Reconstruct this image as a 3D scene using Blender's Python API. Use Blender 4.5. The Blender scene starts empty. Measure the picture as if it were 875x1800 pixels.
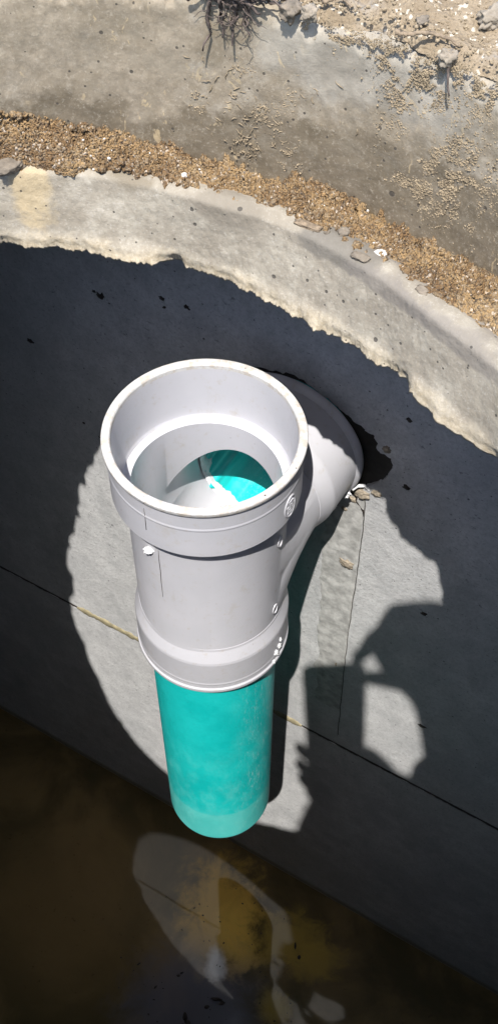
import bpy, bmesh, math, random
from mathutils import Vector, Matrix, noise, geometry
random.seed(7)
PI=math.pi; R_=math.radians
S=0.0535                      # metres per unit: one unit is the outer radius of the drop pipe
V=Vector
scn=bpy.context.scene; COL=scn.collection
# ------------------------------------------------------------------ camera, world, sun, exposure
CAM=V((0.55596,-9.11271,10.32648))
AX=V((0.99998586,0.00423138,0.00322126)); UP=V((-0.00531799,0.79566065,0.60571929)); FW=V((0,0.60572785,-0.7956719))
cd=bpy.data.cameras.new('camera'); cam=bpy.data.objects.new('camera',cd); COL.objects.link(cam); scn.camera=cam
cam.matrix_world=Matrix(((AX.x,UP.x,-FW.x,CAM.x*S),(AX.y,UP.y,-FW.y,CAM.y*S),(AX.z,UP.z,-FW.z,CAM.z*S),(0,0,0,1)))
cd.sensor_fit='VERTICAL'; cd.sensor_height=24; cd.lens=24*1943.84/1800; cd.clip_start=0.004; cd.clip_end=500
w=bpy.data.worlds.new('World'); scn.world=w; w.use_nodes=True
nt=w.node_tree; nt.nodes.clear()
sky=nt.nodes.new('ShaderNodeTexSky'); sky.sky_type='NISHITA'; sky.sun_disc=False
sky.sun_elevation=R_(62.4); sky.sun_rotation=R_(191)
bg=nt.nodes.new('ShaderNodeBackground'); bg.inputs['Strength'].default_value=0.15
wo=nt.nodes.new('ShaderNodeOutputWorld'); nt.links.new(sky.outputs[0],bg.inputs[0]); nt.links.new(bg.outputs[0],wo.inputs[0])
LD=V((0.08840105,0.45478398,-0.88620358))       # direction the sunlight travels
sl=bpy.data.lights.new('sun','SUN'); sl.energy=3.4; sl.angle=R_(0.5); sl.color=(1,0.965,0.91)
so=bpy.data.objects.new('sun',sl); COL.objects.link(so); so.rotation_euler=LD.to_track_quat('-Z','Y').to_euler(); so.location=(0,-2,6)
vs=scn.view_settings; vs.view_transform='Standard'; vs.look='None'; vs.gamma=1; vs.exposure=1.12

# ------------------------------------------------------------------ helpers
def link(name,me,mat,parent=None,root=None):
    o=bpy.data.objects.new(name,me); COL.objects.link(o)
    if mat: me.materials.append(mat)
    if parent: o.parent=parent
    return o
def mesh(name,vs_,fs,mat,parent=None,smooth=True,base=None):
    """vertices in units -> object in metres; base (units) is the origin of the thing"""
    b=base or V((0,0,0))
    me=bpy.data.meshes.new(name); me.from_pydata([((v[0]-b.x)*S,(v[1]-b.y)*S,(v[2]-b.z)*S) for v in vs_],[],fs)
    me.update()
    if smooth: me.polygons.foreach_set('use_smooth',[True]*len(me.polygons))
    return link(name,me,mat,parent)
def fixn(o):
    bm=bmesh.new(); bm.from_mesh(o.data); bmesh.ops.remove_doubles(bm,verts=bm.verts,dist=1e-6); bmesh.ops.recalc_face_normals(bm,faces=bm.faces); bm.to_mesh(o.data); bm.free(); return o
def empty(name,loc,label=None,cat=None,group=None):
    o=bpy.data.objects.new(name,None); COL.objects.link(o); o.location=V(loc)*S; o.empty_display_size=.02
    tag(o,label,cat,group); return o
def tag(o,label=None,cat=None,group=None,kind=None):
    if label:o['label']=label
    if cat:o['category']=cat
    if group:o['group']=group
    if kind:o['kind']=kind
    return o
def fbm(p,o=4,h=.55):
    a=1;s=0;q=V(p)
    for i in range(o): s+=a*noise.noise(q); a*=h; q=q*2.03+V((3.1,7.7,1.3))
    return s
def grid_faces(nr,nc,closed):
    f=[]
    for i in range(nr-1):
        for j in range(nc if closed else nc-1):
            k=(j+1)%nc; f.append((i*nc+j,i*nc+k,(i+1)*nc+k,(i+1)*nc+j))
    return f
def lathe(profile,axis='z',origin=(0,0,0),n=128,closed=True,wob=None):
    if len(profile)>6:
        P=[]
        for i,(a,b) in enumerate(zip(profile,profile[1:]+profile[:1])):
            P.append(a); L=math.hypot(a[0]-b[0],a[1]-b[1])
            if L>.05:
                for u in (.008/L,1-.008/L): P.append((a[0]+(b[0]-a[0])*u,a[1]+(b[1]-a[1])*u))
        profile=P
    """revolve (radius, height) pairs; returns verts, faces"""
    o=V(origin); vs_=[];m=len(profile)
    if axis=='z': a1,a2,a3=V((1,0,0)),V((0,1,0)),V((0,0,1))
    else: a3=V(axis).normalized(); a1=V((a3.y,-a3.x,0)).normalized() if abs(a3.z)<.9 else V((1,0,0)); a2=a3.cross(a1)
    for (r,h) in profile:
        for k in range(n):
            a=2*PI*k/n; vs_.append(o+a1*(r*math.cos(a))+a2*(r*math.sin(a))+a3*h)
    fs=grid_faces(m,n,True)
    if closed:
        for k in range(n): fs.append(((m-1)*n+k,(m-1)*n+(k+1)%n,(k+1)%n,k))
    return vs_,fs
def solid_cyl(o,d,r,l,n=128):
    d=V(d).normalized(); v,f=lathe([(r,0),(r,l)],d if abs(d.z)<.99 else 'z',o,n,False)
    if abs(d.z)>.99 and d.z<0: v=[V((p[0],p[1],2*o[2]-p[2])) for p in v]
    f=f+[tuple(range(n))[::-1],tuple(range(n,2*n))]
    return v,f
def tube(path,radii,n=10,cap=True):
    vs_=[];fs=[];up=V((0.13,0.21,0.97))
    for i,p in enumerate(path):
        a=path[max(i-1,0)];b=path[min(i+1,len(path)-1)];d=(V(b)-V(a)).normalized()
        s=d.cross(up); s=(s if s.length>1e-4 else d.cross(V((1,0,0)))).normalized(); u=s.cross(d)
        for k in range(n):
            t=2*PI*k/n; vs_.append(V(p)+(s*math.cos(t)+u*math.sin(t))*radii[i])
    fs=grid_faces(len(path),n,True)
    if cap: fs+= [tuple(range(n))[::-1],tuple((len(path)-1)*n+k for k in range(n))]
    return vs_,fs
class MB:
    def __init__(s): s.v=[];s.f=[]
    def add(s,v,f):
        k=len(s.v); s.v+=[tuple(x) for x in v]; s.f+=[tuple(i+k for i in q) for q in f]; return s
_ico=None
def ico(sub=1):
    bm=bmesh.new(); bmesh.ops.create_icosphere(bm,subdivisions=sub,radius=1); v=[x.co.copy() for x in bm.verts]; f=[tuple(y.index for y in x.verts) for x in bm.faces]; bm.free(); return v,f
ICO1=ico(1);ICO2=ico(2);ICO3=ico(4)
def grain(c,r,src=None,sq=(1,1,1),jit=.3):
    v,f=src or ICO1; rot=Matrix.Rotation(random.random()*6.3,3,V((random.random()-.5,random.random()-.5,random.random()+.01)).normalized())
    return [V(c)+rot@V((p.x*sq[0],p.y*sq[1],p.z*sq[2]))*(r*(1+jit*(random.random()-.5))) for p in v],f

# ------------------------------------------------------------------ node helper
class NT:
    def __init__(s,name):
        s.m=bpy.data.materials.new(name); s.m.use_nodes=True; s.t=s.m.node_tree; s.t.nodes.clear()
        s.out=s.t.nodes.new('ShaderNodeOutputMaterial'); s.b=s.t.nodes.new('ShaderNodeBsdfPrincipled'); s.t.links.new(s.b.outputs[0],s.out.inputs[0])
        g=s.t.nodes.new('ShaderNodeNewGeometry'); s.nrm=g.outputs['Normal']
        k=s.t.nodes.new('ShaderNodeVectorMath'); k.operation='SCALE'; k.inputs['Scale'].default_value=1/S; s.t.links.new(g.outputs['Position'],k.inputs[0]); s.p=k.outputs[0]
        x=s.t.nodes.new('ShaderNodeSeparateXYZ'); s.t.links.new(s.p,x.inputs[0]); s.x,s.y,s.z=x.outputs
    def put(s,sock,v):
        if isinstance(v,bpy.types.NodeSocket): s.t.links.new(v,sock)
        elif v is not None:
            if isinstance(v,(tuple,list)) and len(v)==3 and sock.type=='RGBA': v=(*v,1)
            sock.default_value=v
    def math(s,op,a,b=0,c=None,clamp=False):
        n=s.t.nodes.new('ShaderNodeMath'); n.operation=op; n.use_clamp=clamp; s.put(n.inputs[0],a); s.put(n.inputs[1],b)
        if c is not None: s.put(n.inputs[2],c)
        return n.outputs[0]
    def map(s,sc=(1,1,1),rot=(0,0,0),loc=(0,0,0),src=None):
        n=s.t.nodes.new('ShaderNodeMapping'); n.inputs['Scale'].default_value=sc; n.inputs['Rotation'].default_value=rot; n.inputs['Location'].default_value=loc
        s.t.links.new(src or s.p,n.inputs[0]); return n.outputs[0]
    def noise(s,scale,det=6,rough=.6,vec=None,dist=0):
        n=s.t.nodes.new('ShaderNodeTexNoise'); n.inputs['Scale'].default_value=scale; n.inputs['Detail'].default_value=det; n.inputs['Roughness'].default_value=rough; n.inputs['Distortion'].default_value=dist
        s.t.links.new(vec or s.p,n.inputs['Vector']); return n.outputs['Fac']
    def vor(s,scale,vec=None,feat='F1',rnd=1):
        n=s.t.nodes.new('ShaderNodeTexVoronoi'); n.feature=feat; n.inputs['Scale'].default_value=scale; n.inputs['Randomness'].default_value=rnd
        s.t.links.new(vec or s.p,n.inputs['Vector']); return n
    def ramp(s,v,lo,hi,a=0.,b=1.,smooth=True):
        n=s.t.nodes.new('ShaderNodeMapRange'); n.interpolation_type='SMOOTHSTEP' if smooth else 'LINEAR'
        s.put(n.inputs['Value'],v); s.put(n.inputs['From Min'],lo); s.put(n.inputs['From Max'],hi); s.put(n.inputs['To Min'],a); s.put(n.inputs['To Max'],b); return n.outputs['Result']
    def mix(s,f,a,b,mode='MIX'):
        n=s.t.nodes.new('ShaderNodeMix'); n.data_type='RGBA'; n.blend_type=mode; s.put(n.inputs[0],f); s.put(n.inputs[6],a); s.put(n.inputs[7],b); return n.outputs[2]
    def bump(s,h,st=.5,d=.02,prev=None):
        n=s.t.nodes.new('ShaderNodeBump'); n.inputs['Strength'].default_value=st; n.inputs['Distance'].default_value=d*S; s.put(n.inputs['Height'],h)
        if prev: s.t.links.new(prev,n.inputs['Normal'])
        return n.outputs[0]
    def done(s,col,rough=.8,normal=None,**kw):
        s.put(s.b.inputs['Base Color'],col); s.put(s.b.inputs['Roughness'],rough)
        if normal: s.t.links.new(normal,s.b.inputs['Normal'])
        for k,v in kw.items(): s.put(s.b.inputs[k.replace('_',' ')],v)
        return s.m
    def pits(s,scale,size,chance):
        """small round air holes: 1 inside a hole"""
        v=s.vor(scale); r=s.t.nodes.new('ShaderNodeSeparateColor'); s.t.links.new(v.outputs['Color'],r.inputs[0])
        rad=s.math('MULTIPLY',s.math('GREATER_THAN',r.outputs[0],1-chance),s.math('MULTIPLY_ADD',r.outputs[1],size,size*.25))
        return s.ramp(v.outputs['Distance'],s.math('MULTIPLY',rad,.75),s.math('ADD',rad,1e-4),1.,0.)
    def ball(s,c,r,stretch=(1,1,1)):
        """soft blob mask around a world point (units), broken by noise later"""
        n=s.t.nodes.new('ShaderNodeVectorMath'); n.operation='SUBTRACT'; s.t.links.new(s.p,n.inputs[0]); n.inputs[1].default_value=c
        m=s.t.nodes.new('ShaderNodeVectorMath'); m.operation='MULTIPLY'; s.t.links.new(n.outputs[0],m.inputs[0]); m.inputs[1].default_value=tuple(k/r for k in stretch)
        l=s.t.nodes.new('ShaderNodeVectorMath'); l.operation='LENGTH'; s.t.links.new(m.outputs[0],l.inputs[0]); return l.outputs['Value']

# ------------------------------------------------------------------ materials
def m_lip():
    t=NT('lid_concrete'); big=t.noise(.55,5,.6); mid=t.noise(2.2,7,.65); fine=t.noise(14,6,.7); gr=t.noise(60,3,.7)
    c=t.mix(t.ramp(mid,.35,.68),(.27,.245,.205),(.40,.375,.325))
    c=t.mix(t.ramp(big,.50,.66,0,.6),c,(.47,.45,.415))
    c=t.mix(t.ramp(fine,.36,.66,.0,.5),c,(.23,.21,.175)); c=t.mix(t.ramp(t.noise(24,6,.8),.52,.66,0,.4),c,(.52,.50,.47))
    # damp brown stains
    def stain(c,ce,r,st,col,amt=.85,ns=3.5):
        d=t.math('ADD',t.ball(ce,r,st),t.math('MULTIPLY_ADD',t.noise(ns,6,.65),1.3,-.65)); return t.mix(t.ramp(d,.75,1.15,amt,0),c,col)
    c=stain(c,(-.73,.3,3.5),.3,(1,.6,1.2),(.19,.165,.125))
    c=stain(c,(-.95,.4,3.75),.4,(1,.6,1.0),(.22,.19,.14),.6)
    c=stain(c,(.25,-.1,3.35),.42,(1,1,1.8),(.20,.18,.15),.75)
    c=stain(c,(1.42,-.64,3.37),.40,(.8,.8,2.6),(.15,.14,.125),.85)
    c=stain(c,(1.9,-1.15,3.3),.5,(.7,.7,5),(.19,.175,.16),.8)
    c=stain(c,(2.4,-1.8,3.3),.55,(.7,.7,5),(.20,.185,.17),.75)
    c=stain(c,(-1.75,.2,3.15),.42,(1.6,.7,.8),(.50,.40,.24),.6)
    # cream laitance along the broken lower edge
    zz=t.math('ADD',t.z,t.math('MULTIPLY_ADD',t.noise(3.2,8,.7),.34,-.17+.03))
    e=t.ramp(zz,2.56,2.76,.85,0)
    c=t.mix(e,c,t.mix(t.ramp(t.noise(12,8,.78),.38,.62),(.46,.39,.28),(.62,.555,.44)))
    p=t.math('MAXIMUM',t.math('MAXIMUM',t.pits(6,.16,.35),t.pits(17,.22,.16)),t.pits(2.6,.045,.25)); c=t.mix(t.math('MULTIPLY',p,.85),c,(.06,.055,.05))
    c=t.mix(1,c,(.97,.93,.86),'MULTIPLY')
    h=t.math('ADD',t.math('MULTIPLY',fine,.9),t.math('MULTIPLY',gr,.25)); h=t.math('SUBTRACT',h,t.math('MULTIPLY',p,.8)); h=t.math('ADD',h,t.math('MULTIPLY',mid,.6)); h=t.math('ADD',h,t.math('MULTIPLY',t.math('MULTIPLY',e,t.noise(22,8,.8)),2.2))
    return t.done(c,.88,t.bump(h,.5,.03))
def m_riser():
    t=NT('riser_concrete'); big=t.noise(.9,6,.62); mid=t.noise(2.6,8,.68); fine=t.noise(16,7,.72); gr=t.noise(75,3,.7)
    dry=t.mix(t.ramp(mid,.34,.66),(.225,.195,.15),(.315,.28,.23)); dry=t.mix(t.ramp(t.noise(1.3,7,.7,t.map(loc=(4,2,9))),.5,.62,0,.8),dry,(.37,.345,.305))
    wet=t.mix(t.ramp(mid,.34,.66),(.125,.105,.075),(.17,.145,.11))
    lev=t.math('ADD',t.z,t.math('MULTIPLY_ADD',t.noise(1.1,6,.6),1.5,-.75)); lev=t.math('ADD',lev,t.math('MULTIPLY',t.ramp(t.x,-1.2,.2),-.0))
    sh=t.ramp(t.x,-2.,2.,.02,-.14,False); lev=t.math('ADD',lev,sh)
    c=t.mix(t.ramp(lev,3.86,4.0),wet,dry)
    c=t.mix(t.ramp(t.noise(5,7,.7,t.map(loc=(1,5,3))),.56,.66,0,.55),c,(.24,.215,.18))
    c=t.mix(t.ramp(fine,.36,.66,.0,.5),c,(.175,.15,.115)); c=t.mix(t.ramp(t.noise(24,6,.8),.52,.66,0,.45),c,(.45,.42,.37)); c=t.mix(t.ramp(t.noise(3.4,8,.75,t.map(loc=(8,8,1))),.5,.6,0,.45),c,(.21,.19,.155))
    # whitish grey zone near the right top
    d=t.math('ADD',t.ball((1.6,.1,4.85),.75,(.55,.8,1.5)),t.math('MULTIPLY_ADD',t.noise(2.4,7,.66),1.6,-.8)); c=t.mix(t.ramp(d,.7,1.25,.75,0),c,t.mix(t.ramp(mid,.4,.6),(.265,.255,.235),(.35,.338,.315)))
    # thin sandy film of smears
    sm=t.noise(7,5,.6,t.map((1,1,.55),loc=(2,2,2)),1.2); c=t.mix(t.math('MULTIPLY',t.ramp(sm,.60,.64,0,.5),t.ramp(t.noise(1.1,3),.48,.58)),c,(.55,.45,.29))
    p=t.math('MAXIMUM',t.math('MAXIMUM',t.pits(5,.15,.4),t.pits(13,.2,.2)),t.pits(2.4,.05,.3)); c=t.mix(t.math('MULTIPLY',p,.85),c,(.05,.045,.04))
    c=t.mix(1,c,(1.,.935,.83),'MULTIPLY')
    h=t.math('ADD',t.math('MULTIPLY',fine,.9),t.math('MULTIPLY',gr,.3)); h=t.math('SUBTRACT',h,t.math('MULTIPLY',p,.8)); h=t.math('ADD',h,t.math('MULTIPLY',mid,.5))
    return t.done(c,.88,t.bump(h,.34,.03))
def m_wall(name='tank_concrete',tint=(1,1,1)):
    t=NT(name)
    d=t.map((1,1,1),(0.5,0.35,0.2)); st=t.map((1,1,1.5),(.7,.3,.5))
    big=t.noise(.35,6,.6); mid=t.noise(2.2,7,.65); fine=t.noise(13,6,.7); gr=t.noise(55,3,.7)
    c=t.mix(t.ramp(mid,.35,.66),(.47,.468,.47),(.58,.577,.575)); c=t.mix(t.ramp(big,.42,.62,0,.55),c,(.40,.405,.41)); c=t.mix(t.ramp(t.noise(.9,8,.75,t.map((1,1,.6),loc=(7,2,5))),.52,.64,0,.45),c,(.33,.335,.34))
    c=t.mix(t.ramp(t.noise(24,6,.8),.46,.66,.0,.5),c,(.30,.30,.30)); c=t.mix(t.ramp(fine,.42,.72,.0,.35),c,(.26,.26,.26)); c=t.mix(t.ramp(t.noise(17,5,.8,t.map(loc=(3,1,4))),.60,.70,0,.6),c,(.68,.68,.68))
    sp=t.noise(9,7,.72,st); c=t.mix(t.ramp(sp,.58,.68,0,.6),c,(.22,.22,.225))
    sp2=t.noise(3.1,7,.75,t.map((1,1,1.3),(.3,.4,.8),(5,1,2))); c=t.mix(t.ramp(sp2,.66,.72,0,.85),c,(.06,.06,.065))
    p=t.math('MAXIMUM',t.pits(8,.13,.2),t.pits(19,.16,.15)); c=t.mix(t.math('MULTIPLY',p,.85),c,(.06,.06,.06))
    # rough mortar strip under the knock-out
    h=t.math('ADD',t.math('MULTIPLY',fine,.7),t.math('MULTIPLY',gr,.25)); h=t.math('SUBTRACT',h,t.math('MULTIPLY',p,.7)); h=t.math('SUBTRACT',h,t.math('MULTIPLY',t.ramp(sp,.62,.72),.6)); h=t.math('ADD',h,t.math('MULTIPLY',mid,.8))
    # thin tide line just over the water
    zz=t.math('ADD',t.z,t.math('MULTIPLY_ADD',t.noise(3,3),.1,-.05)); c=t.mix(t.ramp(zz,-21.25,-20.95,.75,0),c,(.20,.165,.10)); c=t.mix(t.ramp(zz,-21.36,-21.28,.8,0),c,(.42,.37,.27))
    return t.done(c,.86,t.bump(h,.6,.035))
def m_pvc():
    t=NT('white_pvc'); n1=t.noise(1.2,4,.6); n2=t.noise(9,5,.7); sc=t.noise(5,6,.7,t.map((1,1,.25)))
    c=t.mix(t.ramp(n1,.3,.7),(.475,.475,.505),(.51,.505,.535)); c=t.mix(t.ramp(n2,.56,.72,0,.4),c,(.40,.35,.28)); c=t.mix(t.ramp(t.noise(2.1,8,.75,t.map((1,1,.7),loc=(6,1,2))),.56,.68,0,.35),c,(.40,.365,.31))
    p=t.pits(6,.055,.28); c=t.mix(t.math('MULTIPLY',p,.8),c,(.16,.13,.10))
    h=t.math('MULTIPLY_ADD',n2,.5,t.math('MULTIPLY',sc,.4))
    return t.done(c,t.ramp(sc,.3,.7,.30,.45),t.bump(h,.12,.01),Subsurface_Weight=.03,Subsurface_Radius=(.6,.5,.45),Subsurface_Scale=.004,Specular_IOR_Level=.45)
def m_rim():
    t=NT('scuffed_pvc'); n=t.noise(7,7,.75); n2=t.noise(22,5,.75)
    c=t.mix(t.ramp(n,.46,.6,0,.7),(.53,.525,.52),(.42,.36,.29)); c=t.mix(t.ramp(n2,.60,.68,0,.5),c,(.42,.33,.22))
    p=t.pits(16,.2,.12); c=t.mix(p,c,(.08,.06,.05))
    return t.done(c,.55,t.bump(n2,.5,.02))
def m_teal():
    t=NT('turquoise_pvc'); n=t.noise(1.1,5,.6); sc=t.noise(3.2,8,.72,t.map((1,1,.45),(0.2,.9,.3)),.2); f=t.noise(20,4,.7)
    base=t.mix(t.ramp(n,.4,.6),(.005,.50,.485),(.01,.56,.54))
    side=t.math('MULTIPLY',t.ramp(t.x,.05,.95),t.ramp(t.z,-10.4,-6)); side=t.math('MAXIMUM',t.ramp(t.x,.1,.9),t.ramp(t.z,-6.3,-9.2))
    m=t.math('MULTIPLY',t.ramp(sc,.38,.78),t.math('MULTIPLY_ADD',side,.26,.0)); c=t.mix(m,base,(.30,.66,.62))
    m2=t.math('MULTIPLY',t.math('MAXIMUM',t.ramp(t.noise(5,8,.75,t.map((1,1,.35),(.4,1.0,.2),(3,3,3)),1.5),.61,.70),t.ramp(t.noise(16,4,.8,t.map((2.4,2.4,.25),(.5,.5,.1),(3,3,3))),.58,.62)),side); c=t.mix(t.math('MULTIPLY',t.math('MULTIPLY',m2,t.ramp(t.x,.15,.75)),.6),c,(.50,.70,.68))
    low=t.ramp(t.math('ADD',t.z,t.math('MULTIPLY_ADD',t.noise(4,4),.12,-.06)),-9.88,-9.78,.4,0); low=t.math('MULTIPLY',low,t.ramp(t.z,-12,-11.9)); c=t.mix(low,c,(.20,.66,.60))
    h=t.math('ADD',t.math('MULTIPLY',f,.3),t.math('MULTIPLY',sc,1.))
    return t.done(c,t.ramp(sc,.35,.65,.28,.5),t.bump(h,.18,.02),Subsurface_Weight=.1,Subsurface_Radius=(.1,.6,.6),Subsurface_Scale=.004)
def m_simple(name,col,rough=.8,var=.25,scale=8,b=.4):
    t=NT(name); n=t.noise(scale,6,.65); c=t.mix(t.ramp(n,.3,.7),tuple(k*(1-var) for k in col),tuple(min(1,k*(1+var)) for k in col)); return t.done(c,rough,t.bump(n,b,.03))
def m_sand(name='damp_sand'):
    t=NT(name); big=t.noise(2.2,7,.7); v=t.vor(40); sc=t.t.nodes.new('ShaderNodeSeparateColor'); t.t.links.new(v.outputs['Color'],sc.inputs[0])
    c=t.mix(t.ramp(big,.40,.60),(.16,.095,.042),(.31,.205,.098))
    c=t.mix(t.math('MULTIPLY',t.math('GREATER_THAN',sc.outputs[0],.72),.7),c,(.27,.205,.13)); c=t.mix(t.math('MULTIPLY',t.math('GREATER_THAN',sc.outputs[1],.82),.7),c,(.10,.07,.045)); c=t.mix(t.math('MULTIPLY',t.math('GREATER_THAN',sc.outputs[2],.95),.8),c,(.5,.42,.33))
    h=t.math('ADD',t.math('MULTIPLY',v.outputs['Distance'],-.8),t.noise(9,6,.7))
    return t.done(c,.95,t.bump(h,.8,.05))
def m_soil():
    t=NT('dry_sandy_soil'); big=t.noise(.8,6,.6); mid=t.noise(3.5,7,.68); v=t.vor(30); sc=t.t.nodes.new('ShaderNodeSeparateColor'); t.t.links.new(v.outputs['Color'],sc.inputs[0])
    c=t.mix(t.ramp(mid,.35,.65),(.205,.155,.098),(.29,.228,.153)); c=t.mix(t.ramp(big,.52,.62,0,.7),c,(.25,.24,.225))
    c=t.mix(t.math('MULTIPLY',t.math('GREATER_THAN',sc.outputs[0],.9),.6),c,(.22,.17,.11)); c=t.mix(t.math('MULTIPLY',t.math('GREATER_THAN',sc.outputs[1],.93),.6),c,(.62,.56,.46))
    return t.done(c,.95,t.bump(t.math('ADD',t.math('MULTIPLY',v.outputs['Distance'],-.4),mid),.8,.06))
def m_water():
    t=NT('murky_water'); n=t.noise(.45,6,.6,None,.5); f=t.noise(6,6,.7)
    c=t.mix(t.ramp(n,.35,.68),(.10,.078,.034),(.24,.165,.07))
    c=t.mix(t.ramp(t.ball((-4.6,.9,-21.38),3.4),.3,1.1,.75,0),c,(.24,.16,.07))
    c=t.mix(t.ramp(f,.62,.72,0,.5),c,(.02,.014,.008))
    def scum_shine(c,ce,r,st,col,amt,a=1.2):
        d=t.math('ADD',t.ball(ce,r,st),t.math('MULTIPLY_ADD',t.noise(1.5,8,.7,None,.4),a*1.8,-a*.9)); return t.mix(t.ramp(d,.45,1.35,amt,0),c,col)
    c=scum_shine(c,(-.15,.75,-21.38),1.15,(1,.75,1),(.78,.48,.10),.9); c=scum_shine(c,(.25,.1,-21.38),.7,(1.2,.8,1),(.9,.58,.12),.9)  # yellow scum, with sunlit brightness put into its colour
    c=scum_shine(c,(1.7,.15,-21.38),.85,(.8,1.2,1),(.5,.34,.07),.85); c=scum_shine(c,(2.5,-.5,-21.38),.6,(.8,1.2,1),(.5,.34,.07),.8); c=scum_shine(c,(1.25,-1.7,-21.38),.45,(1,1,1),(.45,.32,.07),.8)
    c=scum_shine(c,(-.9,-1.9,-21.38),1.9,(1,1,1),(.15,.155,.20),.7,.5)  # bluish sky reflection painted into the water colour
    c=scum_shine(c,(-.28,-.6,-21.38),.36,(1.3,.8,1),(.85,.85,.85),.9,.9)  # white glint painted on the water
    b=t.bump(t.noise(1.2,3,.5),.05,.02)
    return t.done(c,.035,b,IOR=1.55)
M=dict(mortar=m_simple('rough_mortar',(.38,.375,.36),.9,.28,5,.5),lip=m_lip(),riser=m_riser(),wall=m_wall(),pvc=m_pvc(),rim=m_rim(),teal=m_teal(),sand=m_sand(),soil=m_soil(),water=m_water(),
  seal=m_simple('joint_sealant',(.26,.225,.14),.8,.3,6),earth=m_simple('dark_earth_and_shade',(.04,.035,.03),.95,.3,2),stonew=m_simple('pale_stone',(.62,.58,.52),.8,.15,10),
  stoneg=m_simple('grey_stone',(.17,.14,.105),.85,.3,9),chunk=m_simple('concrete_chunk',(.25,.21,.16),.9,.25,9),root=m_simple('dry_root',(.095,.072,.06),.9,.45,14),twig=m_simple('twig_bark',(.20,.15,.10),.9,.4,14),
  glue=m_simple('clear_cement_glue',(.72,.72,.73),.12,.1,12,.9),ground_dark=m_simple('sump_floor',(.06,.05,.03),.9,.3,1),fleck=m_simple('black_debris',(.03,.022,.018),.7,.3,8),
  phone=m_simple('phone_glass',(.02,.02,.025),.12,.1,3,.0),skin=m_simple('skin',(.42,.24,.16),.55,.08,2,.1),cloth=m_simple('navy_cotton',(.03,.045,.09),.9,.2,6),denim=m_simple('blue_denim',(.07,.10,.17),.9,.2,8),hair=m_simple('brown_hair',(.05,.03,.02),.6,.3,12),boot=m_simple('leather_boot',(.09,.055,.03),.6,.3,4),white=m_simple('eye_white',(.7,.7,.7),.3,.02,2,0),
  grit=m_simple('pale_sand_crumbs',(.27,.21,.135),.95,.3,12),gritd=m_simple('coarse_sand_grains',(.25,.16,.075),.95,.45,16),crack=m_simple('crack_shadow_grout',(.10,.095,.085),.95,.3,8))

# ------------------------------------------------------------------ outlines (plan, units)
LC=V((-1.05,-4.15)); RC=V((-1.05,-4.5)); RR=5.4
def polar(pts,c):
    return sorted((math.atan2(y-c.y,x-c.x),math.hypot(x-c.x,y-c.y)) for x,y in pts)
def interp(tab,a):
    a=(a+PI)%(2*PI)-PI
    ext=[(tab[-1][0]-2*PI,tab[-1][1])]+tab+[(tab[0][0]+2*PI,tab[0][1])]
    for i in range(len(ext)-1):
        if ext[i][0]<=a<=ext[i+1][0]:
            u=(a-ext[i][0])/max(1e-9,ext[i+1][0]-ext[i][0]); return ext[i][1]*(1-u)+ext[i+1][1]*u
    return ext[0][1]
LIP_LOW=polar([(-2.17,0.49),(-1.98,0.46),(-1.79,0.42),(-1.54,0.43),(-1.32,0.39),(-1.13,0.33),(-0.91,0.26),(-0.69,0.20),(-0.48,0.16),(-0.30,0.20),(-0.18,0.22),(-0.08,0.09),(0.10,0.01),(0.32,-0.08),(0.50,-0.25),(0.74,-0.40),(0.91,-0.53),(1.14,-0.76),(1.31,-0.86),(1.48,-0.99),(1.62,-1.08),(1.72,-1.24),(1.86,-1.34),(2.02,-1.42),(2.11,-1.52),(2.10,-1.69),(2.18,-1.82),(2.30,-2.01),(2.44,-2.18),(2.59,-2.30),(2.73,-2.44),(2.85,-2.51),
 (3.0,-3.1),(3.15,-4.0),(3.2,-5.0),(3.1,-6.6),(2.4,-8.0),(1.0,-8.6),(-0.82,-8.55),(-2.6,-8.1),(-3.90,-7.03),(-4.80,-5.69),(-5.10,-4.04),(-5.08,-2.33),(-4.75,-1.62),(-4.23,-0.90),(-3.61,-0.20),(-2.96,0.22)],LC)
LIP_TOP=polar([(-2.03,0.62),(-1.50,0.59),(-0.96,0.51),(-0.49,0.39),(-0.02,0.17),(0.50,-0.04),(1.00,-0.32),(1.33,-0.57),(1.64,-0.86),(1.94,-1.20),(2.22,-1.53),(2.49,-1.88),(2.73,-2.19),
 (3.2,-3.1),(3.4,-4.1),(3.5,-5.6),(3.4,-7.0),(2.7,-8.5),(1.1,-9.2),(-0.9,-9.3),(-2.9,-8.8),(-4.3,-7.6),(-5.1,-6.2),(-5.5,-4.04),(-5.4,-2.2),(-4.95,-1.3),(-4.3,-.45),(-3.6,.1),(-2.9,.45)],LC)
SAND_LOW=polar([(-2.02,0.66),(-1.49,0.60),(-0.96,0.54),(-0.49,0.46),(-0.02,0.26),(0.50,0.05),(1.00,-0.17),(1.33,-0.41),(1.64,-0.69),(1.95,-1.00),(2.24,-1.30),(2.52,-1.60),(2.76,-1.88),
 (3.35,-3.1),(3.6,-4.1),(3.7,-5.7),(3.6,-7.1),(2.8,-8.7),(1.1,-9.4),(-0.9,-9.5),(-2.9,-9.0),(-4.5,-7.8),(-5.4,-6.2),(-5.8,-4.04),(-5.6,-2.2),(-5.1,-1.2),(-4.4,-.3),(-3.6,.3),(-2.9,.6)],LC)
SAND_TOP=[(-180.,3.7),(-90,3.5),(0,3.3),(30,3.25),(42.19,3.2),(45.59,3.2),(49.23,3.18),(53.60,3.20),(56.48,3.25),(59.34,3.32),(62.10,3.36),(64.81,3.39),(67.81,3.40),(70.09,3.27),(72.74,3.29),(75.36,3.34),(78.60,3.38),(81.75,3.49),(85.47,3.60),(89.15,3.67),(92.75,3.76),(96.32,3.86),(99.85,3.92),(130,3.8)]
SAND_TOP=[(R_(a),z) for a,z in SAND_TOP]
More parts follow.
